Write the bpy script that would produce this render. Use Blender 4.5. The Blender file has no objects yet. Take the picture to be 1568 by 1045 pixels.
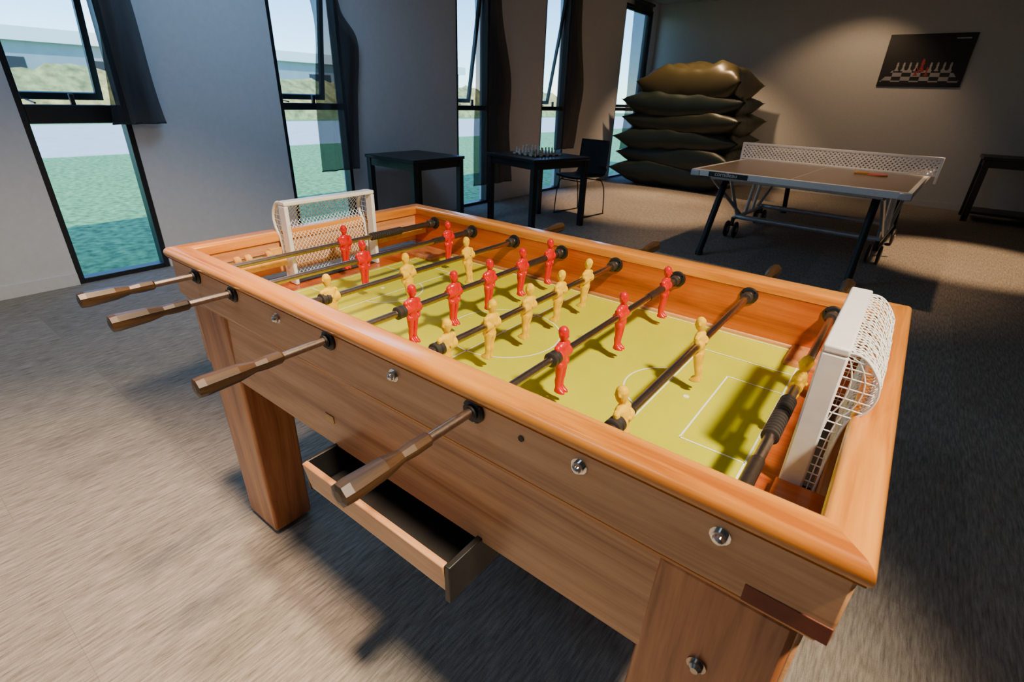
import bpy, bmesh, math, random
import numpy as np
from mathutils import Vector, Matrix, noise
random.seed(4)
scene = bpy.context.scene
COL = scene.collection

# ------------------------------------------------------------------ helpers
class PX:
    e = None; inv = None
def empty(name, loc=(0,0,0), rot=(0,0,0), world=False):
    e = bpy.data.objects.new(name, None)
    e.empty_display_size = .1
    e.location = loc; e.rotation_euler = rot
    COL.objects.link(e)
    PX.e = e
    PX.inv = e.matrix_basis.inverted() if world else None
    return e
def top():
    PX.e = None; PX.inv = None
def link(o):
    COL.objects.link(o)
    if PX.e is not None:
        o.parent = PX.e
        if PX.inv is not None:
            o.matrix_parent_inverse = PX.inv
    return o
def mesh_obj(name, verts, faces, mat=None, smooth=False):
    me = bpy.data.meshes.new(name)
    me.from_pydata([tuple(v) for v in verts], [], faces)
    me.update()
    bm = bmesh.new(); bm.from_mesh(me)
    bmesh.ops.recalc_face_normals(bm, faces=bm.faces)
    bm.to_mesh(me); bm.free()
    if smooth:
        for p in me.polygons: p.use_smooth = True
    o = bpy.data.objects.new(name, me)
    if mat: me.materials.append(mat)
    return link(o)
def bev(o, w, seg=2):
    m = o.modifiers.new('b', 'BEVEL'); m.width = w; m.segments = seg
    m.limit_method = 'ANGLE'; m.angle_limit = .6
    for p in o.data.polygons: p.use_smooth = True
    try:
        o.data.set_sharp_from_angle(angle=.7)
    except Exception: pass
    return o
def box_geo(lo, hi):
    x0,y0,z0 = lo; x1,y1,z1 = hi
    v = [(x0,y0,z0),(x1,y0,z0),(x1,y1,z0),(x0,y1,z0),(x0,y0,z1),(x1,y0,z1),(x1,y1,z1),(x0,y1,z1)]
    f = [(0,1,2,3),(4,7,6,5),(0,4,5,1),(1,5,6,2),(2,6,7,3),(3,7,4,0)]
    return v, f
def box(name, lo, hi, mat, b=0, seg=2):
    v, f = box_geo(lo, hi)
    o = mesh_obj(name, v, f, mat)
    if b: bev(o, b, seg)
    return o
def boxes(name, lst, mat, b=0):
    V = []; F = []
    for lo, hi in lst:
        v, f = box_geo(lo, hi); n = len(V)
        V += v; F += [tuple(i+n for i in q) for q in f]
    o = mesh_obj(name, V, F, mat)
    if b: bev(o, b)
    return o
def frame_axes(d):
    d = Vector(d).normalized()
    a = Vector((0,0,1)) if abs(d.z) < .9 else Vector((1,0,0))
    u = d.cross(a).normalized(); w = d.cross(u).normalized()
    return u, w
def lathe_geo(p0, d, prof, n=16):
    p0 = Vector(p0); d = Vector(d).normalized(); u, w = frame_axes(d)
    V = []; F = []
    for t, r in prof:
        for k in range(n):
            a = 2*math.pi*(k+.5)/n
            V.append(p0 + d*t + (u*math.cos(a)+w*math.sin(a))*r)
    m = len(prof)
    for i in range(m-1):
        for k in range(n):
            F.append((i*n+k, i*n+(k+1)%n, (i+1)*n+(k+1)%n, (i+1)*n+k))
    F.append(tuple(range(n))); F.append(tuple((m-1)*n+k for k in range(n)))
    return V, F
def merge(lst):
    V = []; F = []
    for v, f in lst:
        n = len(V); V += list(v); F += [tuple(i+n for i in q) for q in f]
    return V, F
def lathes(name, lst, mat, n=16, smooth=True, ang=.6):
    V, F = merge([lathe_geo(p, d, pr, n) for p, d, pr in lst])
    o = mesh_obj(name, V, F, mat, smooth)
    if smooth:
        try: o.data.set_sharp_from_angle(angle=ang)
        except Exception: pass
    return o
def tube_geo(p, q, r, n=12):
    p = Vector(p); q = Vector(q)
    return lathe_geo(p, q-p, [(0,r),((q-p).length,r)], n)
def tubes(name, lst, mat, n=12):
    V, F = merge([tube_geo(p,q,r,n) for p,q,r in lst])
    o = mesh_obj(name, V, F, mat, True)
    try: o.data.set_sharp_from_angle(angle=.8)
    except Exception: pass
    return o
def polycurve(name, lines, r, mat, res=2, smooth=False):
    cu = bpy.data.curves.new(name, 'CURVE'); cu.dimensions = '3D'
    cu.bevel_depth = r; cu.bevel_resolution = res
    for ln in lines:
        s = cu.splines.new('POLY'); s.points.add(len(ln)-1)
        for i, p in enumerate(ln): s.points[i].co = (*p, 1)
    o = bpy.data.objects.new(name, cu); COL.objects.link(o)
    dg = bpy.context.evaluated_depsgraph_get()
    me = bpy.data.meshes.new_from_object(o.evaluated_get(dg))
    bpy.data.objects.remove(o)
    me.name = name; me.materials.clear(); me.materials.append(mat)
    for p in me.polygons: p.use_smooth = True
    return link(bpy.data.objects.new(name, me))
def loft_geo(secs, n=14):
    V = []; F = []
    for z,cx,cy,rx,ry in secs:
        for k in range(n):
            a = 2*math.pi*k/n
            V.append((cx+rx*math.cos(a), cy+ry*math.sin(a), z))
    for i in range(len(secs)-1):
        for k in range(n):
            F.append((i*n+k, i*n+(k+1)%n, (i+1)*n+(k+1)%n, (i+1)*n+k))
    F.append(tuple(range(n))); F.append(tuple((len(secs)-1)*n+k for k in range(n)))
    return V, F
def catmull(pts, n=6):
    out = []
    P = [Vector(p) for p in pts]; P = [P[0]*2-P[1]] + P + [P[-1]*2-P[-2]]
    for i in range(1, len(P)-2):
        for k in range(n):
            t = k/n
            out.append(.5*((2*P[i])+(-P[i-1]+P[i+1])*t+(2*P[i-1]-5*P[i]+4*P[i+1]-P[i+2])*t*t+(-P[i-1]+3*P[i]-3*P[i+1]+P[i+2])*t**3))
    out.append(P[-2]); return out

# ------------------------------------------------------------------ materials
def newmat(name):
    m = bpy.data.materials.new(name); m.use_nodes = True
    nt = m.node_tree; b = nt.nodes['Principled BSDF']
    return m, nt, b
def setin(b, k, v):
    if k in b.inputs: b.inputs[k].default_value = v
def plain(name, col, rough=.5, metal=0, coat=0, nscale=60, var=.12, bump=.05, spec=None):
    m, nt, b = newmat(name)
    tc = nt.nodes.new('ShaderNodeTexCoord'); n = nt.nodes.new('ShaderNodeTexNoise')
    n.inputs['Scale'].default_value = nscale; n.inputs['Detail'].default_value = 4
    nt.links.new(tc.outputs['Object'], n.inputs['Vector'])
    r = nt.nodes.new('ShaderNodeValToRGB')
    r.color_ramp.elements[0].position = .3; r.color_ramp.elements[1].position = .7
    r.color_ramp.elements[0].color = (*[c*(1-var) for c in col], 1)
    r.color_ramp.elements[1].color = (*[min(1, c*(1+var)) for c in col], 1)
    nt.links.new(n.outputs['Fac'], r.inputs['Fac']); nt.links.new(r.outputs['Color'], b.inputs['Base Color'])
    b.inputs['Roughness'].default_value = rough; b.inputs['Metallic'].default_value = metal
    setin(b, 'Coat Weight', coat); setin(b, 'Coat Roughness', .1)
    if spec is not None: setin(b, 'Specular IOR Level', spec)
    if bump:
        bp = nt.nodes.new('ShaderNodeBump'); bp.inputs['Strength'].default_value = bump; bp.inputs['Distance'].default_value = .002
        nt.links.new(n.outputs['Fac'], bp.inputs['Height']); nt.links.new(bp.outputs['Normal'], b.inputs['Normal'])
    return m
def wood(name, c1, c2, c3, axis='x', rough=.35, coat=.4, sc=1.0, coatr=.12):
    m, nt, b = newmat(name)
    tc = nt.nodes.new('ShaderNodeTexCoord'); mp = nt.nodes.new('ShaderNodeMapping')
    s = {'x':(1.6,22,22),'y':(22,1.6,22),'z':(22,22,1.6)}[axis]
    mp.inputs['Scale'].default_value = [v*sc for v in s]
    nt.links.new(tc.outputs['Object'], mp.inputs['Vector'])
    n = nt.nodes.new('ShaderNodeTexNoise'); n.inputs['Scale'].default_value = 1.0
    n.inputs['Detail'].default_value = 5; n.inputs['Roughness'].default_value = .6
    n.inputs['Distortion'].default_value = .6
    nt.links.new(mp.outputs['Vector'], n.inputs['Vector'])
    mp2 = nt.nodes.new('ShaderNodeMapping')
    s2 = {'x':(6,200,200),'y':(200,6,200),'z':(200,200,6)}[axis]
    mp2.inputs['Scale'].default_value = s2
    nt.links.new(tc.outputs['Object'], mp2.inputs['Vector'])
    n2 = nt.nodes.new('ShaderNodeTexNoise'); n2.inputs['Scale'].default_value = 1; n2.inputs['Detail'].default_value = 3
    nt.links.new(mp2.outputs['Vector'], n2.inputs['Vector'])
    mx = nt.nodes.new('ShaderNodeMath'); mx.operation = 'MULTIPLY_ADD'; mx.inputs[1].default_value = .25
    nt.links.new(n2.outputs['Fac'], mx.inputs[0]); nt.links.new(n.outputs['Fac'], mx.inputs[2])
    r = nt.nodes.new('ShaderNodeValToRGB'); cr = r.color_ramp
    cr.elements[0].position = .42; cr.elements[1].position = .82
    cr.elements[0].color = (*c3, 1); cr.elements[1].color = (*c1, 1)
    e = cr.elements.new(.60); e.color = (*c2, 1)
    nt.links.new(mx.outputs[0], r.inputs['Fac']); nt.links.new(r.outputs['Color'], b.inputs['Base Color'])
    b.inputs['Roughness'].default_value = rough
    setin(b, 'Coat Weight', coat); setin(b, 'Coat Roughness', coatr)
    bp = nt.nodes.new('ShaderNodeBump'); bp.inputs['Strength'].default_value = .06; bp.inputs['Distance'].default_value = .001
    nt.links.new(n2.outputs['Fac'], bp.inputs['Height']); nt.links.new(bp.outputs['Normal'], b.inputs['Normal'])
    return m

ORX = wood('wood_rail_x', (.86,.37,.055), (.70,.25,.025), (.44,.12,.01), 'x', .28, .6)
ORY = wood('wood_rail_y', (.86,.37,.055), (.70,.25,.025), (.44,.12,.01), 'y', .28, .6)
PANX = wood('wood_panel_x', (.76,.41,.20), (.60,.29,.12), (.38,.15,.055), 'x', .4, .25)
PANY = wood('wood_panel_y', (.76,.41,.20), (.60,.29,.12), (.38,.15,.055), 'y', .4, .25)
LEGZ = wood('wood_leg', (.62,.26,.09), (.46,.16,.05), (.24,.07,.02), 'z', .4, .3)
REDX = wood('wood_inner_x', (.64,.15,.02), (.48,.09,.012), (.27,.04,.006), 'x', .35, .4)
YELW = wood('wood_pale', (.85,.50,.12), (.74,.36,.07), (.52,.22,.03), 'x', .35, .4)
HAND = wood('wood_handle', (.085,.042,.014), (.034,.017,.007), (.009,.006,.004), 'y', .38, .12, 2)
BLK = plain('black_plastic', (.009,.009,.010), .45)
BLKW = plain('black_lacquer', (.016,.018,.021), .38, var=.3)
RUB = plain('dark_rubber', (.03,.025,.022), .5)
STEEL = plain('steel', (.42,.38,.34), .25, 1, nscale=200)
RODM = plain('rod_steel', (.40,.32,.27), .32, 1, nscale=150)
SLV = plain('rod_sleeve', (.11,.085,.07), .35, .8, nscale=150)
CHR = plain('chrome', (.7,.7,.7), .12, 1, nscale=20, bump=0)
WHT = plain('white_paint', (.85,.86,.88), .35, var=.04)
NETM = plain('white_cord', (.88,.88,.88), .7, var=.05)
RED = plain('red_plastic', (.62,.002,.003), .32, coat=.2, nscale=90, var=.15)
YEL = plain('yellow_plastic', (.86,.53,.001), .5, nscale=90, var=.04, spec=.22)
FIELD = plain('field_surface', (.60,.62,.003), .4, coat=.08, nscale=8, var=.05, bump=0, spec=.3)
LINE = plain('field_line', (.95,.96,.85), .5, var=.02, bump=0)
WALLW = plain('wall_plaster', (.68,.70,.75), .85, nscale=30, var=.03, bump=.08)
WALLB = plain('wall_plaster_warm', (.62,.62,.60), .85, nscale=30, var=.03, bump=.08)
CEIL = plain('ceiling_paint', (.45,.45,.44), .9, nscale=30, var=.03)
FRM = plain('window_frame_black', (.012,.014,.018), .4)
GREY = plain('grey_metal', (.52,.56,.62), .35, .5)

# floor carpet
m, nt, b = newmat('carpet_floor'); CARPET = m
tc = nt.nodes.new('ShaderNodeTexCoord')
mp = nt.nodes.new('ShaderNodeMapping'); mp.inputs['Scale'].default_value = (120, 12, 1); nt.links.new(tc.outputs['Object'], mp.inputs['Vector'])
n1 = nt.nodes.new('ShaderNodeTexNoise'); n1.inputs['Scale'].default_value = 1; n1.inputs['Detail'].default_value = 6; n1.inputs['Roughness'].default_value = .7
nt.links.new(mp.outputs['Vector'], n1.inputs['Vector'])
mpb = nt.nodes.new('ShaderNodeMapping'); mpb.inputs['Rotation'].default_value = (0,0,math.pi/2); nt.links.new(tc.outputs['Object'], mpb.inputs['Vector'])
br = nt.nodes.new('ShaderNodeTexBrick'); br.inputs['Scale'].default_value = 1; br.inputs['Mortar Size'].default_value = .001
br.inputs['Brick Width'].default_value = 1.0; br.inputs['Row Height'].default_value = .5
br.inputs['Color1'].default_value = (.66,.66,.66,1); br.inputs['Color2'].default_value = (.82,.82,.82,1); br.inputs['Mortar'].default_value = (.58,.58,.58,1)
nt.links.new(mpb.outputs['Vector'], br.inputs['Vector'])
r = nt.nodes.new('ShaderNodeValToRGB'); r.color_ramp.elements[0].position = .27; r.color_ramp.elements[1].position = .74
r.color_ramp.elements[0].color = (.17,.152,.135,1); r.color_ramp.elements[1].color = (.66,.59,.51,1)
nt.links.new(n1.outputs['Fac'], r.inputs['Fac'])
mx = nt.nodes.new('ShaderNodeMix'); mx.data_type = 'RGBA'; mx.blend_type = 'MULTIPLY'; mx.inputs['Factor'].default_value = .8
nt.links.new(r.outputs['Color'], mx.inputs[6]); nt.links.new(br.outputs['Color'], mx.inputs[7])
nt.links.new(mx.outputs[2], b.inputs['Base Color']); b.inputs['Roughness'].default_value = .9; setin(b, 'Specular IOR Level', .15)
n3 = nt.nodes.new('ShaderNodeTexNoise'); n3.inputs['Scale'].default_value = 260; nt.links.new(tc.outputs['Object'], n3.inputs['Vector'])
ad = nt.nodes.new('ShaderNodeMath'); nt.links.new(n1.outputs['Fac'], ad.inputs[0]); nt.links.new(n3.outputs['Fac'], ad.inputs[1])
bp = nt.nodes.new('ShaderNodeBump'); bp.inputs['Strength'].default_value = .6; bp.inputs['Distance'].default_value = .004
nt.links.new(ad.outputs[0], bp.inputs['Height']); nt.links.new(bp.outputs['Normal'], b.inputs['Normal'])

def fabric(name, col, transp=.0, rough=.8):
    m, nt, b = newmat(name)
    b.inputs['Base Color'].default_value = (*col, 1); b.inputs['Roughness'].default_value = rough
    tc = nt.nodes.new('ShaderNodeTexCoord'); w = nt.nodes.new('ShaderNodeTexNoise'); w.inputs['Scale'].default_value = 40
    nt.links.new(tc.outputs['Object'], w.inputs['Vector'])
    bp = nt.nodes.new('ShaderNodeBump'); bp.inputs['Strength'].default_value = .15; bp.inputs['Distance'].default_value = .004
    nt.links.new(w.outputs['Fac'], bp.inputs['Height']); nt.links.new(bp.outputs['Normal'], b.inputs['Normal'])
    if transp:
        out = nt.nodes['Material Output']; t = nt.nodes.new('ShaderNodeBsdfTransparent'); ms = nt.nodes.new('ShaderNodeMixShader')
        ms.inputs[0].default_value = transp
        nt.links.new(b.outputs[0], ms.inputs[1]); nt.links.new(t.outputs[0], ms.inputs[2]); nt.links.new(ms.outputs[0], out.inputs['Surface'])
    return m
BLIND = fabric('blind_sheer', (.022,.024,.03), .14)
BAGD = fabric('bag_green', (.012,.024,.023), 0, .45)
BAGM = fabric('bag_green_highlit', (.022,.028,.018), 0, .40)  # dark green with a gold highlight mixed into its colour
BAGG = fabric('bag_olive', (.055,.048,.020), 0, .36)

m, nt, b = newmat('window_glass'); GLASS = m
out = nt.nodes['Material Output']; t = nt.nodes.new('ShaderNodeBsdfTransparent'); g = nt.nodes.new('ShaderNodeBsdfGlossy'); g.inputs['Roughness'].default_value = .02
t.inputs['Color'].default_value = (.80,.95,1.0,1)
ms = nt.nodes.new('ShaderNodeMixShader'); ms.inputs[0].default_value = .04
nt.links.new(t.outputs[0], ms.inputs[1]); nt.links.new(g.outputs[0], ms.inputs[2]); nt.links.new(ms.outputs[0], out.inputs['Surface'])

# ------------------------------------------------------------------ camera
f = 771.
v1 = np.array([-1136,-417,771.]); v2 = np.array([652,-351,771.])
X = -v1/np.linalg.norm(v1); Y = v2/np.linalg.norm(v2); Y -= X*X.dot(Y); Y /= np.linalg.norm(Y); Z = np.cross(X, Y)
R = Matrix(((X[0],-X[1],-X[2]),(Y[0],-Y[1],-Y[2]),(Z[0],-Z[1],-Z[2])))
cam = bpy.data.cameras.new('camera'); co = bpy.data.objects.new('camera', cam); COL.objects.link(co)
M = R.to_4x4(); M.translation = Vector((0,0,1.30)); co.matrix_world = M
cam.sensor_width = 36; cam.sensor_fit = 'HORIZONTAL'; cam.lens = f/1568*36; cam.clip_start = .02; cam.clip_end = 300
cam.dof.use_dof = True; cam.dof.focus_distance = 1.15; cam.dof.aperture_fstop = 8
scene.camera = co

# ------------------------------------------------------------------ room
XL, XR, YB, YF, ZC = -4.45, 3.6, 10.0, -3.2, 2.85
T = .16
top()
box('floor', (XL-T, YF-T, -.12), (XR+T, YB+T, 0), CARPET)
box('ceiling', (XL-T, YF-T, ZC), (XR+T, YB+T, ZC+.1), CEIL)
box('wall_back', (XL-T, YB, 0), (XR+T, YB+T, ZC), WALLB)
box('wall_right', (XR, YF, 0), (XR+T, YB, ZC), WALLB)
box('wall_front', (XL-T, YF-T, 0), (XR+T, YF, ZC), WALLB)
WIN = [(-2.45,-1.85),(-.80,-.20),(.84,1.42),(2.55,3.22),(4.73,5.32),(6.46,7.10),(8.72,9.78)]
HEAD = 2.72
segs = []; y = YF
for a0, a1 in WIN:
    segs.append(((XL-T, y, 0), (XL, a0, ZC))); segs.append(((XL-T, a0, HEAD), (XL, a1, ZC))); y = a1
segs.append(((XL-T, y, 0), (XL, YB, ZC)))
boxes('wall_left', segs, WALLW)
bl = []; y = YF
for a0, a1 in WIN:
    bl.append(((XL, y, 0), (XL+.012, a0, .09))); y = a1
bl.append(((XL, y, 0), (XL+.012, YB, .09)))
boxes('baseboard_left', bl, WALLW, .003)
box('baseboard_back', (XL+.02, YB-.012, 0), (XR, YB, .09), WALLB, .003)

for i, (a0, a1) in enumerate(WIN):
    empty('window_%d' % (i+1), (XL-.05, (a0+a1)/2, 0)); h = (a1-a0)/2
    fw = .035; tz = 1.045 if i == 2 else 1.13; th = .11 if i == 2 else .055
    boxes('frame', [((-.05,-h,0),(.045,-h+fw,HEAD)),((-.05,h-fw,0),(.045,h,HEAD)),((-.05,-h+fw,HEAD-fw),(.045,h-fw,HEAD)),
                    ((-.05,-h+fw,0),(.045,h-fw,fw)),((-.05,-h+fw,tz),(.045,h-fw,tz+th))], FRM, .003)
    box('lower_pane', (-.004,-h+fw,fw), (.004,h-fw,tz), GLASS)
    sl = HEAD-fw-tz-th-.005; an = .17 if i < 6 else 0
    sh = h-fw-.004
    o = boxes('sash', [((-.02,-sh,-sl),(.02,-sh+.04,0)),((-.02,sh-.04,-sl),(.02,sh,0)),((-.02,-sh+.04,-.04),(.02,sh-.04,0)),((-.02,-sh+.04,-sl),(.02,sh-.04,-sl+.045))], FRM, .003)
    o.location = (0,0,HEAD-fw-.002); o.rotation_euler = (0,an,0)
    o = box('sash_pane', (-.003,-sh+.04,-sl+.045), (.003,sh-.04,-.04), GLASS)
    o.location = (0,0,HEAD-fw-.002); o.rotation_euler = (0,an,0)
    if an:
        tubes('stay_arm', [((.02,-sh+.06,tz+th+.01),(-sl*math.sin(an)+.02,-sh+.06,tz+th+.03),.006)], FRM)
        box('handle', (.01,-.012,tz+th), (.04,.012,tz+th+.065), FRM, .003)

def blind(prof, ph, x0=-4.34, am=1.0):
    P = catmull([(p[1],p[2],p[0]) for p in prof], 10)
    n = 24; V = []; F = []
    for i, p in enumerate(P):
        yl, yr, z = p
        t = i/(len(P)-1)
        for j in range(n+1):
            u = j/n
            V.append((x0 + am*(.05*math.sin(t*5+ph)*u + .018*math.sin(u*16+ph+2*t) + .015*t), (yl+(yr-yl)*u)*abs(x0)/4.45, 1.3+(z-1.3)*abs(x0)/4.45))
    for i in range(len(P)-1):
        for j in range(n):
            a = i*(n+1)+j; F.append((a, a+1, a+n+2, a+n+1))
    e = empty('window_blind', (x0, V[0][1], 1.5), world=True)
    mesh_obj('fabric', V, F, BLIND, True)
    a, b2 = V[0], V[n]
    lathes('roller', [((x0, a[1]-.02, V[0][2]), (0,1,0), [(0,.022),(b2[1]-a[1]+.04,.022)])], FRM)
    L = (len(P)-1)*(n+1)
    polycurve('hem_bar', [[V[L+j] for j in range(n+1)]], .006, FRM)
blind([(2.80,1.22,1.50),(2.2,1.32,1.55),(1.75,1.38,1.60),(1.35,1.34,1.63),(1.04,1.30,1.66)], 0)
blind([(2.80,2.80,3.18),(2.3,2.86,3.2),(1.95,2.94,3.25),(1.7,2.95,3.44),(1.2,2.88,3.38),(.60,2.86,3.30)], 1)
blind([(2.80,4.95,5.45),(2.2,5.03,5.55),(1.5,5.05,5.80),(.9,5.02,5.74),(.25,5.02,5.74)], 2)
blind([(2.80,6.75,7.35),(2.2,6.82,7.45),(1.5,6.85,7.58),(1.0,6.85,7.4),(.60,6.85,7.3)], 3.2)
blind([(2.80,9.0,9.75),(2.0,9.05,9.75),(1.2,9.1,9.8),(.5,9.05,9.75)], 4.2, -4.405, .3)
empty('blind_cord', (XL+.06, .54, 0))
tubes('cord', [((0,0,2.8),(0,0,.93),.003)], NETM, 6)
lathes('weight', [((0,0,.86),(0,0,1),[(0,.009),(.02,.012),(.07,.008),(.075,.003)])], WHT, 12)
top()

# poster
empty('wall_poster', (-.355, 9.985, 1.945))
box('panel', (-.49,-.012,-.33), (.49,.012,.33), BLK, .003)
pm, nt, b = newmat('poster_print'); b.inputs['Roughness'].default_value = .4
tc = nt.nodes.new('ShaderNodeTexCoord'); ck = nt.nodes.new('ShaderNodeTexChecker'); ck.inputs['Scale'].default_value = 9
mp = nt.nodes.new('ShaderNodeMapping'); mp.inputs['Scale'].default_value = (1,0,2.2); nt.links.new(tc.outputs['Object'], mp.inputs['Vector']); nt.links.new(mp.outputs['Vector'], ck.inputs['Vector'])
ck.inputs['Color1'].default_value = (.30,.30,.32,1); ck.inputs['Color2'].default_value = (.012,.012,.014,1)
nt.links.new(ck.outputs['Color'], b.inputs['Base Color'])
box_v = [(-.34,-.0135,-.12),(.34,-.0135,-.12),(.47,-.0135,-.27),(-.47,-.0135,-.27)]
mesh_obj('printed_chessboard', box_v, [(0,1,2,3)], pm)
POP = plain('poster_piece', (.34,.33,.35), .5); POR = plain('poster_piece_red', (.30,.03,.03), .5)
def sil(x, z, s):
    pr = [(-.5,0),(-.5,.12),(-.28,.22),(-.18,.6),(-.34,.68),(-.2,.78),(-.22,1.0),(0,1.12),(.22,1.0),(.2,.78),(.34,.68),(.18,.6),(.28,.22),(.5,.12),(.5,0)]
    return [(x+a*s*.5, -.0145, z+c*s) for a, c in pr]
for nm, rng, mt in (('print_pieces', [(-.30+.075*k, -.13, .10) for k in range(4)]+[(.09+.075*k,-.13,.10) for k in range(4)], POP), ('print_king', [(-.01,-.14,.15),(-.06,-.19,.10),(.06,-.19,.10)], POR)):
    V = []; F = []
    for x, z, s in rng:
        q = sil(x, z, s); n = len(V); V += q; F.append(tuple(range(n, n+len(q))))
    mesh_obj(nm, V, F, mt)
mesh_obj('print_caption', [(.27,-.014,.26),(.43,-.014,.26),(.43,-.014,.275),(.27,-.014,.275)], [(0,1,2,3)], POP)
top()

# ------------------------------------------------------------------ FOOSBALL TABLE
x0, x1, y0, y1, ZT = -1.477, .081, .463, 1.339, .922
FT = empty('foosball_table', ((x0+x1)/2, (y0+y1)/2, 0), world=True)
W = .054
def prof_rail():
    pr = []
    r = .014; zb = ZT-.027
    pr.append((0.004, zb)); 
    for a in range(-60, 91, 15):
        pr.append((r-r*math.cos(math.radians(a)), ZT-.0145+.0145*math.sin(math.radians(a))))
    for a in range(90, -1, -18):
        pr.append((W-.010+.010*math.cos(math.radians(a)), ZT-.010+.010*math.sin(math.radians(a))))
    pr.append((W, zb))
    return pr
PR = prof_rail()
def rail(name, side, mat):
    n = len(PR); V = []
    for end in (0, 1):
        for o, z in PR:
            if side == 'near': V.append(((x0+o) if end == 0 else (x1-o), y0+o, z))
            if side == 'far': V.append(((x0+o) if end == 0 else (x1-o), y1-o, z))
            if side == 'l': V.append((x0+o, (y0+o) if end == 0 else (y1-o), z))
            if side == 'r': V.append((x1-o, (y0+o) if end == 0 else (y1-o), z))
    F = [(k, (k+1) % n, n+(k+1) % n, n+k) for k in range(n)]
    F += [tuple(range(n)), tuple(n+k for k in range(n))]
    o = mesh_obj(name, V, F, mat, True)
    try: o.data.set_sharp_from_angle(angle=.8)
    except Exception: pass
    return o
rail('rail_near','near',ORX); rail('rail_far','far',ORX); rail('rail_end_left','l',ORY); rail('rail_end_right','r',ORY)
ZU = .797; ZR = ZT-.027
box('panel_near', (x0+.010, y0+.010, ZU), (x1-.010, y0+.045, ZR), PANX, .004)
box('panel_far', (x0+.010, y1-.045, ZU), (x1-.010, y1-.010, ZR), REDX, .004)
box('panel_end_left', (x0+.011, y0+.045, ZU), (x0+.046, y1-.045, ZR), PANY, .003)
box('panel_end_right', (x1-.046, y0+.045, ZU), (x1-.011, y1-.045, ZR), PANY, .003)
box('liner_far', (x0+.046, y1-.053, .766), (x1-.046, y1-.045, ZR), REDX)
box('liner_near', (x0+.046, y0+.045, .766), (x1-.046, y0+.053, ZR), REDX)
box('core', (x0+.045, y0+.042, .60), (x1-.045, y1-.042, .766), BLKW)
boxes('apron_long', [((x0+.03, y0+.026, .592), (x1-.03, y0+.056, .782)), ((x0+.03, y1-.056, .592), (x1-.03, y1-.026, .782))], PANX, .005)
boxes('apron_end', [((x0+.03, y0+.056, .592), (x0+.06, y1-.056, .782)), ((x1-.06, y0+.056, .592), (x1-.03, y1-.056, .782))], PANY, .004)
boxes('trim_strip', [((x0+.02, y0+.018, .783), (x1-.02, y0+.05, .792)), ((x0+.02, y1-.05, .783), (x1-.02, y1-.018, .792))], ORX, .003)
DRED = plain('dark_red_block', (.20,.04,.014), .6)
box('corner_block', (-.017, y0+.009, .7965), (x1-.011, y0+.02, .822), DRED, .001)
box('maker_label', (-.86, y0+.0242, .655), (-.83, y0+.0262, .672), YELW, .0005)
# playing field
FX0, FX1, FY0, FY1, ZF = -1.325, -.068, y0+.053, y1-.053, .772
box('playing_field', (FX0, FY0, .7655), (FX1, FY1, ZF), FIELD)
boxes('end_floor', [((x0+.046, FY0, .7655), (FX0, FY1, ZF-.001)), ((FX1, FY0, .7655), (x1-.046, FY1, ZF-.001))], REDX)
zl = ZF+.0006
def ribbon(pts, w=.0036, closed=False):
    V = []; F = []; n = len(pts)
    for i, p in enumerate(pts):
        a = pts[(i-1) % n] if (closed or i > 0) else p
        c = pts[(i+1) % n] if (closed or i < n-1) else p
        d = Vector((c[0]-a[0], c[1]-a[1])).normalized(); nn = Vector((-d.y, d.x))*w/2
        V += [(p[0]+nn.x, p[1]+nn.y, zl), (p[0]-nn.x, p[1]-nn.y, zl)]
    m = n if closed else n-1
    for i in range(m):
        j = (i+1) % n; F.append((2*i, 2*i+1, 2*j+1, 2*j))
    return V, F
cx, cy = (FX0+FX1)/2, (FY0+FY1)/2
g = []
def arc(x, y, r, a0, a1, n=40): return [(x+r*math.cos(math.radians(a0+(a1-a0)*k/n)), y+r*math.sin(math.radians(a0+(a1-a0)*k/n))) for k in range(n+1)]
g.append(ribbon(arc(cx, cy, .14, 0, 360)[:-1], closed=True))
g.append(ribbon([(cx, FY0+.002), (cx, FY1-.002)]))
for s in (0, 1):
    sg = 1 if s == 0 else -1; ex = FX0+.015 if s == 0 else FX1-.015
    g.append(ribbon([(ex, cy-.14), (ex+sg*.11, cy-.14)])); g.append(ribbon([(ex+sg*.11, cy-.1414), (ex+sg*.11, cy+.1414)])); g.append(ribbon([(ex+sg*.11, cy+.14), (ex, cy+.14)]))
    g.append(ribbon([(ex, cy-.24), (ex+sg*.20, cy-.24)])); g.append(ribbon([(ex+sg*.20, cy-.2414), (ex+sg*.20, cy+.2414)])); g.append(ribbon([(ex+sg*.20, cy+.24), (ex, cy+.24)]))
    g.append(ribbon(arc(ex+sg*.17, cy, .105, -73, 73) if s == 0 else arc(ex+sg*.17, cy, .105, 107, 253)))
    g.append(ribbon([(ex, FY0+.012), (ex, FY1-.012)]))
g.append(ribbon([(FX0+.015, FY0+.012), (FX1-.015, FY0+.012)])); g.append(ribbon([(FX0+.015, FY1-.012), (FX1-.015, FY1-.012)]))
V, F = merge(g); mesh_obj('field_lines', V, F, LINE)
lathes('field_spots', [((x, cy, ZF), (0,0,1), [(0,.006),(.0008,.006)]) for x in (cx, FX0+.015+.15, FX1-.015-.15)], LINE, 20)

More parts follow.
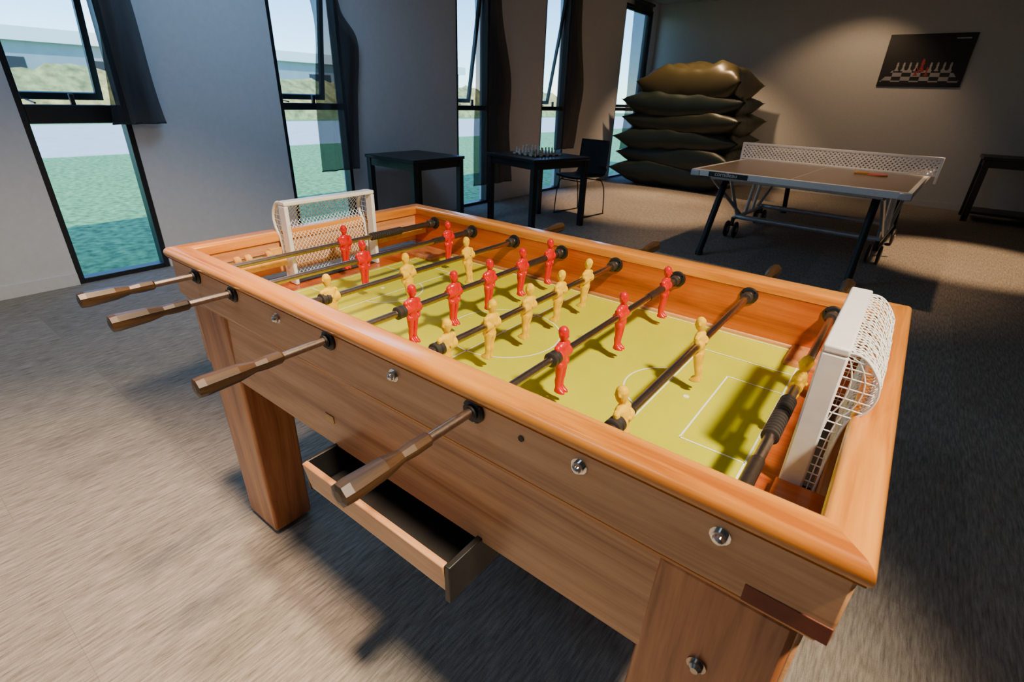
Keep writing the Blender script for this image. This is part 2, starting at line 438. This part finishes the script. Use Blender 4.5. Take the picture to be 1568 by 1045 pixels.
# legs
def leg(name, tx0, tx1, bx0_, bx1_, ya, yb, yta, ytb):
    zt = .786
    V = [(bx0_,ya,.012),(bx1_,ya,.012),(bx1_,yb,.012),(bx0_,yb,.012),(tx0,yta,zt),(tx1,yta,zt),(tx1,ytb,zt),(tx0,ytb,zt)]
    F = [(0,1,2,3),(4,7,6,5),(0,4,5,1),(1,5,6,2),(2,6,7,3),(3,7,4,0)]
    bev(mesh_obj(name, V, F, LEGZ), .008, 3)
    lathes(name+'_foot', [(((bx0_+bx1_)/2, (ya+yb)/2, 0), (0,0,1), [(0,.028),(.008,.028),(.014,.014),(.03,.014)])], BLK)
leg('leg_1', -1.42,-1.25, -1.455,-1.29, .505,.63, y0+.020, .615)
leg('leg_2', -.115,.045, -.15,.06, .505,.63, y0+.020, .615)
leg('leg_3', -1.42,-1.25, -1.455,-1.29, 1.17,1.295, 1.185, y1-.020)
leg('leg_4', -.115,.045, -.105,.06, 1.17,1.295, 1.185, y1-.020)
lathes('leg_bolts', [((-.04, y0+.024, .635), (0,-1,0), [(0,.013),(.003,.013),(.003,.009),(.008,.009),(.012,.005)])], STEEL)

# ball return tray
tx0_, tx1_ = -.83, -.425
V = [(tx0_,.415,.528),(tx1_,.415,.528),(tx1_,.402,.602),(tx0_,.402,.602),(tx0_,.428,.528),(tx1_,.428,.528),(tx1_,.415,.604),(tx0_,.415,.604)]
F = [(0,1,2,3),(4,7,6,5),(0,4,5,1),(1,5,6,2),(2,6,7,3),(3,7,4,0)]
bev(mesh_obj('tray_front', V, F, PANX), .002)
boxes('tray_body', [((tx0_+.001,.426,.520),(tx1_-.001,.56,.530)), ((tx0_-.009,.412,.524),(tx0_,.56,.600)), ((tx1_,.406,.520),(tx1_+.012,.57,.604)), ((tx0_,.555,.52),(tx1_,.57,.60))], BLK, .002)

# rods
RX = [-1.325+.1815*i for i in range(8)]
ZRD = .879
near_h = {0,1,3,5}
tb = []; sl_ = []; bear = []; nuts = []; bump = []
for i, x in enumerate(RX):
    nh = i in near_h
    ya = .36 if nh else y0+.012; yb = y1-.012 if nh else 1.44
    tb.append(((x,ya,ZRD),(x,yb,ZRD),.0075))
    if nh: sl_.append(((x,y1-.05,ZRD),(x,y1-.24,ZRD),.0095))
    else: sl_.append(((x,y0+.05,ZRD),(x,y0+.16,ZRD),.0095))
    bp_ = [(0,.021),(.004,.021),(.006,.018),(.006,.013),(.014,.013),(.016,.0115)]
    bear.append(((x, y1-.053, ZRD), (0,-1,0), bp_))
    bear.append(((x, y0+.053, ZRD), (0,1,0), bp_))
    if nh:
        bear.append(((x, y0+.0105, ZRD-.002), (0,-1,0), [(0,.020),(.004,.020),(.007,.016),(.007,.012),(.011,.012)]))
        bear.append(((x, y0+.0105, ZRD), (0,-1,0), [(0,.011),(.013,.0105)]))
    else:
        nuts.append(((x, y0+.0105, ZRD-.01), (0,-1,0), [(0,.012),(.0015,.012),(.0015,.0085),(.007,.0085),(.0075,.007),(.011,.0055),(.013,.002)]))
        bear.append(((x, y1-.0105, ZRD), (0,1,0), [(0,.020),(.004,.020),(.007,.016),(.007,.012),(.011,.012)]))
    for yy, sgn in ((y0+.069,1),(y1-.069,-1)):
        bump.append(((x, yy, ZRD), (0,sgn,0), [(0,.012),(.003,.0135),(.016,.0135),(.019,.012)]))
bumpY = {2:.575, 3:.635, 4:.565, 5:.675, 6:.56}
for i, yy in bumpY.items():
    bump.append(((RX[i], yy, ZRD), (0,1,0), [(0,.011),(.002,.014),(.008,.014),(.010,.0115),(.013,.0115),(.015,.0135),(.022,.0135),(.024,.011)]))
tubes('rods', tb, RODM, 16); tubes('rod_sleeves', sl_, SLV, 16)
lathes('bearings', bear, BLK, 24)
lathes('rod_bumpers', bump, RUB, 20)
lathes('acorn_nuts', nuts, CHR, 12)
scr = []
for i, x in enumerate(RX):
    for a in (40, 160, 280):
        dx, dz = .0165*math.cos(math.radians(a)), .0165*math.sin(math.radians(a))
        scr.append(((x+dx, y1-.0575, ZRD+dz), (0,-1,0), [(0,.0025),(.0015,.002)]))
        if i in near_h: scr.append(((x+dx, y0+.006, ZRD-.002+dz), (0,-1,0), [(0,.0025),(.0015,.002)]))
lathes('bearing_screws', scr, STEEL, 8)
lathes('panel_screw', [((-.33, y0+.0095, .868), (0,-1,0), [(0,.005),(.001,.005)])], BLK, 10)
# handles
hl = []
HP = [(0,.0085),(.004,.0110),(.03,.0118),(.05,.0100),(.078,.0150),(.130,.0172),(.142,.0160),(.144,.008)]
for i, x in enumerate(RX):
    if i in near_h: hl.append(((x, .380, ZRD), (0,-1,0), HP))
    else: hl.append(((x, 1.425, ZRD), (0,1,0), HP))
lathes('handles', hl, HAND, 8, False)
gr = [(0,.0105)]
for k in range(14): gr += [(k*.009+.001,.0125),(k*.009+.006,.0125),(k*.009+.0075,.0105),(k*.009+.009,.0105)]
lathes('keeper_spring', [((RX[7], .69, ZRD), (0,1,0), gr)], RUB, 16)
lathes('keeper_spring_2', [((RX[0], 1.0, ZRD), (0,1,0), gr)], RUB, 16)

# player figure mesh
parts = []
parts.append(loft_geo([(-.028,0,0,.0085,.0115),(-.022,0,0,.0105,.013),(-.012,0,0,.0095,.0115),(0,0,0,.0115,.013),(.010,0,0,.0115,.0155),(.018,0,0,.0095,.0165),(.0225,0,0,.007,.012),(.0245,0,0,.005,.0055),(.0285,.0005,0,.005,.005)]))
parts.append(loft_geo([(.0265,.001,0,.003,.003),(.028,.001,0,.0068,.006),(.033,.0012,0,.0092,.0082),(.039,.0008,0,.0102,.0094),(.045,0,0,.0102,.0096),(.050,0,0,.0082,.0078),(.0535,0,0,.0045,.0045),(.0545,0,0,.001,.001)]))
parts.append(loft_geo([(.035,.0105,0,.001,.0012),(.037,.0108,0,.0022,.0018),(.041,.0098,0,.0014,.0012)], 8))
for s in (-1, 1):
    parts.append(loft_geo([(.0385,0,s*.0098,.0018,.0012),(.041,0,s*.0102,.0024,.0016),(.0435,0,s*.0098,.0018,.0012)], 8))
    parts.append(loft_geo([(.0205,0,s*.0155,.004,.0035),(.0165,0,s*.018,.0055,.0048),(.006,0,s*.0188,.005,.0042),(-.005,.001,s*.0182,.0042,.0038),(-.014,.003,s*.0165,.0038,.0034),(-.021,.0045,s*.0145,.0042,.0036),(-.025,.005,s*.0135,.0025,.0022)], 12))
    parts.append(loft_geo([(-.018,0,s*.0062,.0095,.0068),(-.030,.0005,s*.0066,.0088,.0066),(-.042,.001,s*.0062,.0070,.0056),(-.047,.0012,s*.0060,.0066,.0052),(-.056,-.0005,s*.0058,.0066,.0052),(-.068,0,s*.0055,.0052,.0046),(-.0725,.002,s*.0056,.0075,.0054),(-.077,.0045,s*.0058,.0115,.0058),(-.0805,.005,s*.0058,.0118,.0058)], 14))
parts.append(tube_geo((0,-.0215,0), (0,.0215,0), .0112, 16))
parts.append(tube_geo((-.0105,0,.004), (-.0145,0,.004), .0035, 12))
V, F = merge(parts)
tmp = bpy.data.meshes.new('tmp'); tmp.from_pydata([tuple(v) for v in V], [], F)
bm = bmesh.new(); bm.from_mesh(tmp); bmesh.ops.recalc_face_normals(bm, faces=bm.faces); bm.to_mesh(tmp); bm.free()
to = bpy.data.objects.new('tmp', tmp); COL.objects.link(to)
rm = to.modifiers.new('r', 'REMESH'); rm.mode = 'VOXEL'; rm.voxel_size = .0011; rm.use_smooth_shade = True
sm = to.modifiers.new('s', 'SMOOTH'); sm.factor = .5; sm.iterations = 2
bpy.context.view_layer.update()
dg = bpy.context.evaluated_depsgraph_get()
pm1 = bpy.data.meshes.new_from_object(to.evaluated_get(dg)); bpy.data.objects.remove(to)
for p in pm1.polygons: p.use_smooth = True
pm1.name = 'player_red'; pm2 = pm1.copy(); pm2.name = 'player_yellow'
pm1.materials.clear(); pm1.materials.append(RED); pm2.materials.clear(); pm2.materials.append(YEL)
PL = [('r',[.90],.05),('r',[.83,1.165],.0),('y',[.60,.83,1.06],.12),('r',[.68,.81,.94,1.08,1.215],.03),
      ('y',[.60,.73,.86,.99,1.12],-.06),('r',[.715,.955,1.20],.0),('y',[.595,.93],.14),('y',[.885],-.10)]
for i, (c, ys, rt) in enumerate(PL):
    for k, yy in enumerate(ys):
        o = bpy.data.objects.new('player_%s_%d_%d' % ('red' if c == 'r' else 'yellow', i+1, k+1), pm1 if c == 'r' else pm2)
        o.location = (RX[i], yy, ZRD); o.rotation_euler = (0, rt, 0 if c == 'r' else math.pi)
        link(o)

# goals
def goal(tag, gx, s):
    ya, yb = .752, 1.05; zt = 1.002; zb = ZF
    fr = []
    w = .033
    def bxs(xa, xb, a, b_, c, d):
        xs = sorted((gx+s*xa, gx+s*xb)); fr.append(((xs[0], a, c), (xs[1], b_, d)))
    bxs(0, w, ya-.006, ya+.006, zb, zt); bxs(0, w, yb-.006, yb+.006, zb, zt); bxs(0, w, ya-.006, yb+.006, zt, zt+.012)
    boxes('goal_frame_'+tag, fr, WHT, .003)
    path = catmull([(0.015,0,zt+.004),(.048,0,zt+.004),(.072,0,zt-.022),(.078,0,.955),(.072,0,.930),(.056,0,.905),(.050,0,.85),(.048,0,zb+.004)], 6)
    Ls = [0]
    for i in range(1, len(path)): Ls.append(Ls[-1]+(path[i]-path[i-1]).length)
    tot = Ls[-1]
    def at(t):
        t = max(0, min(1, t))*tot
        for i in range(1, len(path)):
            if Ls[i] >= t:
                k = (t-Ls[i-1])/max(1e-9, Ls[i]-Ls[i-1]); return path[i-1].lerp(path[i], k)
        return path[-1]
    nu, nv = 24, 18
    def S(u, v):
        p = at(v); sg_ = math.sin(math.pi*u)*math.sin(math.pi*min(1, v/.55)) if v < .55 else 0
        jit = .0022*noise.noise(Vector((u*14, v*12, gx*9)))
        return (gx+s*(p.x+.004*sg_+jit), ya+(yb-ya)*u, p.z-.013*sg_+jit)
    lines = []
    for d in (1, -1):
        for st in range(-nv, nu+nv+1):
            ln = []
            for j in range(nv+1):
                i = st+d*j
                if 0 <= i <= nu: ln.append(S(i/nu, j/nv))
            if len(ln) > 1: lines.append(ln)
    for yy in (ya, yb):
        for j in range(1, nv):
            p = at(j/nv)
            if p.x > .022: lines.append([(gx+s*.012, yy, min(p.z, zt)), (gx+s*p.x, yy, p.z)])
        for q in (.25,.5,.75):
            ln = []
            for j in range(2, nv+1):
                p = at(j/nv); ln.append((gx+s*(.012+(p.x-.012)*q), yy, min(p.z, zt)))
            lines.append(ln)
    polycurve('goal_net_'+tag, lines, .0010, NETM, 1)
    polycurve('goal_hoops_'+tag, [[(gx+s*p.x, yy, p.z) for p in path[3:]] for yy in (ya, yb)], .0016 if s > 0 else .005, WHT, 3)
    box('goal_pocket_'+tag, (min(gx+s*.012, gx+s*.045), ya+.008, ZF), (max(gx+s*.012, gx+s*.045), yb-.008, ZF+.004), BLKW)
goal('right', -.031, 1); goal('left', -1.363, -1)
boxes('scorer_shelf', [((x0+.046, FY0, .835), (x0+.105, .735, .855)), ((x0+.046, 1.07, .835), (x0+.105, FY1, .855))], YELW, .002)
boxes('end_ledge', [((x1-.115, FY0, ZF), (x1-.046, .735, .790)), ((x1-.115, 1.07, ZF), (x1-.046, FY1, .790))], REDX, .002)
lathes('score_beads', [((x0+.075, .60+k*.03, .868), (0,1,0), [(0,.008),(.004,.0125),(.014,.0125),(.018,.008)]) for k in (0,1,3)], YELW, 14)
tubes('score_wire', [((x0+.075, FY0, .868), (x0+.075, .735, .868), .003)], STEEL)
boxes('score_posts', [((x0+.065, .70, .855), (x0+.085, .735, .885))], YELW, .002)
top()

# ------------------------------------------------------------------ square tables
def square_table(loc, rot, w, h=.74):
    empty('square_table', loc, (0,0,rot)); a = w/2; lt = .055
    box('top', (-a,-a,h-.03), (a,a,h), BLKW, .004)
    boxes('legs', [((sx*(a-.01)-(lt if sx > 0 else 0), sy*(a-.01)-(lt if sy > 0 else 0), 0), (sx*(a-.01)+(0 if sx > 0 else lt), sy*(a-.01)+(0 if sy > 0 else lt), h-.03)) for sx in (-1,1) for sy in (-1,1)], BLKW, .003)
    q = a-.02
    boxes('apron', [((-q,-q,h-.10),(q,-q+.02,h-.03)),((-q,q-.02,h-.10),(q,q,h-.03)),((-q,-q+.02,h-.10),(-q+.02,q-.02,h-.03)),((q-.02,-q+.02,h-.10),(q,q-.02,h-.03))], BLKW)
square_table((-4.02, 3.66, 0), 0, .70)
square_table((-3.30, 4.78, 0), math.radians(-14), .80)
# chess set
cm, nt, b = newmat('chess_board'); tc = nt.nodes.new('ShaderNodeTexCoord'); ck = nt.nodes.new('ShaderNodeTexChecker'); ck.inputs['Scale'].default_value = 22.2
mp = nt.nodes.new('ShaderNodeMapping'); mp.inputs['Location'].default_value = (0,0,.03); nt.links.new(tc.outputs['Object'], mp.inputs[0]); nt.links.new(mp.outputs[0], ck.inputs['Vector'])
ck.inputs['Color1'].default_value = (.7,.66,.55,1); ck.inputs['Color2'].default_value = (.08,.05,.03,1); nt.links.new(ck.outputs['Color'], b.inputs['Base Color'])
empty('chess_set', (-3.30, 4.76, .742), (0,0,math.radians(-14)))
box('board', (-.19,-.19,0), (.19,.19,.015), cm, .002)
pp = [[],[]]
for rnk, c in ((0,0),(1,0),(6,1),(7,1)):
    for k in range(8):
        hh = .045 if rnk in (1,6) else .055+.006*(4-abs(k-3.5))
        if random.random() < .15: continue
        pp[c].append(((-.1575+.045*rnk, -.1575+.045*k, .015), (0,0,1), [(0,.015),(.006,.015),(.010,.009),(hh*.65,.006),(hh*.7,.010),(hh*.74,.006),(hh*.86,.010),(hh*.97,.006),(hh,.001)]))
lathes('white_pieces', pp[0], plain('ivory', (.85,.82,.72), .4), 12); lathes('black_pieces', pp[1], plain('walnut_piece', (.5,.34,.18), .4), 12)
top()
# chair
def chair(loc, rot):
    empty('chair', loc, (0,0,rot))
    V = []; F = []; prof = catmull([(0,-.22,.435),(0,-.20,.452),(0,-.05,.445),(0,.12,.44),(0,.185,.47),(0,.215,.56),(0,.235,.70),(0,.25,.86)], 5)
    n = 14
    for p in prof:
        for j in range(n+1):
            u = -1+2*j/n; wd = .215 if p.z < .6 else .215-.03*(p.z-.6)
            V.append((u*wd, p.y+(.03*u*u*-1 if p.z > .55 else 0), p.z+(.018*u*u if p.z < .5 else 0)))
    for i in range(len(prof)-1):
        for j in range(n):
            a = i*(n+1)+j; F.append((a, a+1, a+n+2, a+n+1))
    o = mesh_obj('seat_shell', V, F, BLK, True); s = o.modifiers.new('s', 'SOLIDIFY'); s.thickness = .012
    ls = []
    for sx in (-1, 1):
        x = sx*.205
        ls.append(catmull([(sx*.15,-.12,.43),(sx*.19,-.16,.41),(x,-.20,.30),(x,-.23,.03),(x,-.20,.009),(x,.20,.009),(x,.23,.03),(x,.20,.30),(sx*.19,.14,.41),(sx*.15,.10,.43)], 6))
    ls.append([(-.19,-.16,.41),(.19,-.16,.41)]); ls.append([(-.19,.14,.41),(.19,.14,.41)])
    polycurve('wire_legs', ls, .007, BLK, 3)
chair((-3.22, 5.62, 0), math.radians(-8))
top()

# ------------------------------------------------------------------ bean bags
empty('bean_bag_pile', (-3.22, 8.98, 0))
def bag(name, z, w, d, h, mat, rot, ox, oy, seed):
    n = 40; V = []; F = []
    c, s = math.cos(rot), math.sin(rot)
    for side in (1, -1):
        for i in range(n+1):
            for j in range(n+1):
                u = -1+2*i/n; v = -1+2*j/n
                k1 = 1-.13*(1-v*v)*abs(u)**3; k2 = 1-.13*(1-u*u)*abs(v)**3
                r = 1+.05*(abs(u*v))**3
                x = u*w/2*k1*r; y = v*d/2*k2*r
                t = (max(0, 1-abs(u)**4.5)*max(0, 1-abs(v)**4.5))**.55
                nz = noise.noise(Vector((u*1.6+seed, v*1.6, seed)))*.25 + noise.noise(Vector((u*4+seed, v*4, side)))*.2
                zz = h/2*t*(1+nz)*side + .04*noise.noise(Vector((u*1.2, v*1.2, seed+7)))
                e = max(abs(u), abs(v)); zz += .022*math.sin((u-v)*16+seed)*max(0, e-.5)*(1-e)*4*side
                zz += .07*(abs(u*v))**3*(1 if seed > 10 else .3)
                V.append((ox+x*c-y*s, oy+x*s+y*c, z+zz))
    N = (n+1)*(n+1)
    for q in (0, 1):
        for i in range(n):
            for j in range(n):
                a = q*N+i*(n+1)+j
                F.append((a, a+1, a+n+2, a+n+1) if q else (a, a+n+1, a+n+2, a+1))
    o = mesh_obj(name, V, F, mat, True)
    bm = bmesh.new(); bm.from_mesh(o.data); bmesh.ops.remove_doubles(bm, verts=bm.verts, dist=.0008); bmesh.ops.recalc_face_normals(bm, faces=bm.faces); bm.to_mesh(o.data); bm.free()
for k, (w, d, h, mt, rt, ox, oy) in enumerate([(1.95,1.35,.46,BAGD,.02,.0,0),(1.85,1.3,.46,BAGD,-.04,.05,0),(1.95,1.3,.45,BAGD,.03,-.0,.0),(1.85,1.3,.45,BAGM,-.03,.08,.02),(1.85,1.25,.45,BAGD,.04,.02,.0),(1.6,1.15,.60,BAGG,-.04,.08,.0)]):
    bag('bean_bag_%d' % (k+1), .235+k*.255+(.03 if k == 5 else 0), w, d, h, mt, rt, ox, oy, k*3.7)
top()

# ------------------------------------------------------------------ table-tennis table
PT = empty('table_tennis_table', (-.80, 4.80, 0), (0,0,math.radians(-3)))
PTOP = plain('tabletop_laminate', (.22,.175,.14), .28, nscale=5, var=.05, bump=0)  # warm ceiling reflection put into the grey top's base colour
hw = .83; LN = 1.45; ht = .76
for k, (a, c) in enumerate(((0, LN), (LN+.02, 2*LN+.02))):
    box('top_%d' % (k+1), (-hw+.012, a+.012, ht-.012), (hw-.012, c-.012, ht), PTOP)
    boxes('edge_frame_%d' % (k+1), [((-hw,a,ht-.05),(hw,a+.012,ht+.001)),((-hw,c-.012,ht-.05),(hw,c,ht+.001)),((-hw,a+.012,ht-.05),(-hw+.012,c-.012,ht+.001)),((hw-.012,a+.012,ht-.05),(hw,c-.012,ht+.001))], WHT, .003)
    boxes('line_%d' % (k+1), [((-hw+.012,a+.012,ht),(-hw+.032,c-.012,ht+.0012)),((hw-.032,a+.012,ht),(hw-.012,c-.012,ht+.0012)),((-.002,a+.012,ht),(.002,c-.012,ht+.0012)),
           ((-hw+.032, (a+.012) if k == 0 else (c-.032), ht),(hw-.032,(a+.032) if k == 0 else (c-.012),ht+.0012))], WHT)
boxes('badge_plate', [((-hw+.16,-.004,ht-.047),(-hw+.50,0,ht-.006))], BLK, .001)
boxes('corner_guards', [((-hw-.006,-.006,ht-.055),(-hw+.08,.03,ht-.004)),((hw-.08,-.006,ht-.055),(hw+.006,.03,ht-.004))], GREY, .008)
cu = bpy.data.curves.new('t','FONT'); cu.body = 'cornilleau'; cu.size = .05; cu.extrude = .001
to = bpy.data.objects.new('t', cu); COL.objects.link(to); dg = bpy.context.evaluated_depsgraph_get(); me = bpy.data.meshes.new_from_object(to.evaluated_get(dg)); bpy.data.objects.remove(to)
me.materials.clear(); me.materials.append(WHT)
o = link(bpy.data.objects.new('badge_lettering', me)); o.location = (-hw+.215,-.0055,ht-.037); o.rotation_euler = (math.pi/2,0,0)
ny = LN+.01
lines = []
na, nz_ = 46, 4
nx0, nx1, nzb, nzt = -hw-.04, hw+.06, ht+.006, ht+.155
def Np(i, j): return (nx0+(nx1-nx0)*i/na, ny, nzb+(nzt-nzb)*j/nz_)
for d in (1, -1):
    for st in range(-nz_, na+nz_+1):
        ln = [Np(st+d*j, j) for j in range(nz_+1) if 0 <= st+d*j <= na]
        if len(ln) > 1: lines.append(ln)
polycurve('net_mesh', lines, .0080, WHT, 1)
boxes('net_band', [((nx0,ny-.009,nzt-.006),(nx1,ny+.009,nzt+.016)),((nx0,ny-.009,nzb-.004),(nx1,ny+.009,nzb+.010)),((nx0-.01,ny-.012,ht-.06),(nx0+.01,ny+.012,nzt+.014)),((nx1-.01,ny-.012,ht-.06),(nx1+.01,ny+.012,nzt+.014))], WHT, .003)
tl = []; bl_ = []
for sx in (-1, 1):
    x = sx*.60
    bl_.append(((x, .30, ht-.06), (x*1.03, .0, .03), .030))
    bl_.append(((x, 2*LN-.28, ht-.06), (x*1.03, 2*LN+.02, .03), .030))
    tl.append(((x*1.05, .06, ht-.06), (x*1.05, 2*LN-.04, ht-.06), .018))
    tl.append(((x*1.1, .10, ht-.07), (x*1.1, LN-.30, .22), .018))
    tl.append(((x*1.1, .55, ht-.07), (x*1.08, LN-.45, .24), .016))
    tl.append(((x*1.1, 2*LN-.10, ht-.07), (x*1.1, LN+.30, .22), .018))
    tl.append(((x*1.1, LN-.50, .20), (x*1.1, LN+.50, .20), .022))
    tl.append(((x*1.1, LN-.12, .20), (x*1.02, LN-.12, ht-.07), .018)); tl.append(((x*1.1, LN+.12, .20), (x*1.02, LN+.12, ht-.07), .018))
for yy in (LN-.45, LN+.45): tl.append(((-.66, yy, .215), (.66, yy, .215), .026))
for yy in (.05, .55, 2*LN-.05, 2*LN-.55): tl.append(((-.66, yy, ht-.06), (.66, yy, ht-.06), .014))
tubes('frame_tubes', tl, GREY, 12); tubes('legs', bl_, BLK, 14)
lathes('leg_feet', [((sx*.618, yy, 0), (0,0,1), [(0,.035),(.035,.035),(.05,.028)]) for sx in (-1,1) for yy in (0, 2*LN+.02)], BLK, 16)
wl = []; hubs = []
for sx in (-1, 1):
    for yy in (LN-.50, LN+.50):
        for dx in (-.045, .045):
            wl.append(((sx*.66+dx-.014, yy, .085), (1,0,0), [(0,.06),(.004,.08),(.008,.085),(.020,.085),(.024,.08),(.028,.06)]))
            hubs.append(((sx*.66+dx-.017, yy, .085), (1,0,0), [(0,.03),(.034,.03)]))
        wl.append(((sx*.66, yy, .12), (0,0,1), [(0,.02),(.09,.02)]))
lathes('wheels', wl, RUB, 28); lathes('wheel_hubs', hubs, GREY, 16)
top()
# paddle
empty('table_tennis_paddle', (-.27, 5.82, .763), (0,0,math.radians(12)))
V = [(.082*math.cos(t)+0, .078*math.sin(t), 0) for t in [k*math.pi/20 for k in range(40)]]
Vb = [(a, b_, .006) for a, b_, c in V]; n = 40
mesh_obj('blade', V+Vb, [tuple(range(n)), tuple(range(n, 2*n))]+[(k,(k+1)%n,n+(k+1)%n,n+k) for k in range(n)], YELW)
mesh_obj('rubber', [(a*.98, b_*.98, .0062) for a, b_, c in V]+[(a*.98, b_*.98, .010) for a, b_, c in V], [tuple(range(n)), tuple(range(n, 2*n))]+[(k,(k+1)%n,n+(k+1)%n,n+k) for k in range(n)], RED)
box('grip', (-.185,-.014,-.0005), (-.07,.014,.020), YELW, .005)
top()
empty('console_table', (1.35, 9.35, 0))
box('top', (-.72,-.33,.77), (.72,.33,.81), BLKW, .004)
boxes('legs', [((sx*.70-(.07 if sx > 0 else 0), sy*.31-(.07 if sy > 0 else 0), 0), (sx*.70+(0 if sx > 0 else .07), sy*.31+(0 if sy > 0 else .07), .77)) for sx in (-1,1) for sy in (-1,1)], BLKW, .003)
boxes('apron', [((-.68,-.30,.68),(.68,-.28,.77)),((-.68,.28,.68),(.68,.30,.77)),((-.68,-.28,.68),(-.66,.28,.77)),((.66,-.28,.68),(.68,.28,.77))], BLKW)
box('low_shelf', (-.64,-.27,.10), (.64,.27,.13), BLKW, .003)
top()

# ------------------------------------------------------------------ outdoors
GR = plain('grass', (.20,.42,.16), .9, nscale=14, var=.55, bump=.3)
box('lawn', (-41.5,-40,-.25), (XL-T-.02, 60, -.06), GR)
box('concrete_path', (-23,-40,-.058), (-13.2, 60, -.045), plain('concrete', (.80,.78,.74), .8, nscale=2, var=.06))
DRY = plain('dry_grass', (.36,.34,.12), .9, nscale=3, var=.5)
V = []; F = []; nn = 160
for i in range(nn+1):
    yy = -20+60*i/nn
    h = 1.7+.35*noise.noise(Vector((yy*.5,0,0)))+.2*noise.noise(Vector((yy*3,1,0)))
    V += [(-24.5,yy,-.06),(-25.4,yy,h*.6),(-26.5,yy,h),(-29,yy,-.06)]
for i in range(nn):
    for k in range(3): F.append((4*i+k, 4*i+k+1, 4*i+k+5, 4*i+k+4))
mesh_obj('hedge', V, F, DRY)
empty('distant_building', (-42,10,0))
box('walls', (-4,-35,-.06), (0,35,3.2), plain('render_grey', (.30,.33,.35), .8, nscale=1, var=.1))
box('roof', (-4.6,-35.6,3.2), (.45,35.6,3.9), plain('roof_white', (.8,.8,.8), .6))
boxes('openings', [((.0,-33+5*k,.6),(.05,-31+5*k,2.4)) for k in range(13)], FRM)
top()

# ------------------------------------------------------------------ lights
w = bpy.data.worlds.new('World'); scene.world = w; w.use_nodes = True; nt = w.node_tree
bg = nt.nodes['Background']; sk = nt.nodes.new('ShaderNodeTexSky'); sk.sky_type = 'NISHITA'
sk.sun_elevation = math.radians(55); sk.sun_rotation = math.radians(70); sk.sun_disc = False
sk.dust_density = 0; sk.ozone_density = 6; sk.air_density = .8
nt.links.new(sk.outputs[0], bg.inputs['Color']); bg.inputs['Strength'].default_value = .68
su = bpy.data.lights.new('sun', 'SUN'); su.energy = 6.5; su.angle = .01; su.color = (1,.95,.88)
so = bpy.data.objects.new('sun', su); COL.objects.link(so); so.rotation_euler = (math.radians(25), math.radians(35), 0)

def downlight(x, y, tgt, power, cone, col=(1,.64,.35), size=.05, blend=.6):
    empty('ceiling_downlight', (x, y, ZC))
    lathes('trim_ring', [((0,0,-.012),(0,0,1),[(0,.07),(.012,.075)])], WHT, 24)
    em, nt, b = newmat('lamp_glow'); setin(b, 'Emission Color', (*col,1)); setin(b, 'Emission Strength', 6)
    lathes('lens', [((0,0,-.016),(0,0,1),[(0,.045),(.004,.045)])], em, 24)
    l = bpy.data.lights.new('lamp', 'SPOT'); l.energy = power; l.color = col; l.spot_size = math.radians(cone); l.spot_blend = blend; l.shadow_soft_size = size
    o = bpy.data.objects.new('lamp', l); link(o); o.location = (0,0,-.08)
    d = Vector(tgt)-Vector((x,y,ZC-.08)); o.rotation_euler = d.to_track_quat('-Z','Y').to_euler()
def fill_panel(x, y, sx, sy, power, col):  # added out-of-view fill light, built in the form of a ceiling fixture
    empty('added_fill_panel', (x, y, ZC))
    boxes('fill_housing', [((-sx/2-.03,-sy/2-.03,-.05),(sx/2+.03,-sy/2,0)),((-sx/2-.03,sy/2,-.05),(sx/2+.03,sy/2+.03,0)),((-sx/2-.03,-sy/2,-.05),(-sx/2,sy/2,0)),((sx/2,-sy/2,-.05),(sx/2+.03,sy/2,0))], WHT, .003)
    em, nt, b = newmat('fill_diffuser'); setin(b, 'Emission Color', (*col,1)); setin(b, 'Emission Strength', 2)
    box('fill_diffuser', (-sx/2,-sy/2,-.02), (sx/2,sy/2,-.01), em)
    l = bpy.data.lights.new('lamp', 'AREA'); l.shape = 'RECTANGLE'; l.size = sx; l.size_y = sy; l.energy = power; l.color = col
    o = bpy.data.objects.new('lamp', l); link(o); o.location = (0,0,-.03)
downlight(.95, .42, (-1.35,.42,0), 540, 72, (1,.80,.56), .10, .5)
downlight(-1.0, .38, (-1.35,-.75,0), 440, 76, (1,.70,.44), .10, .7)  # added lamp, only there to brighten the near-left floor
downlight(-2.9, 6.8, (-2.9,6.8,0), 420, 60)
downlight(.62, 6.5, (.62,6.5,0), 420, 44)
downlight(-2.9, 8.2, (-3.1,8.9,0.8), 190, 90)
downlight(-1.0, 8.8, (-1.2,9.8,1.0), 45, 100)
downlight(-.9, 5.4, (-.9,5.4,0), 110, 75)
fill_panel(-1.3, -1.5, 1.2, .6, 8, (.45,.70,1))  # added cool fill from behind the camera
fill_panel(-3.3, 2.1, .6, 1.2, 17, (.36,.64,1))  # added blue fill for the floor and wall by the windows
top()
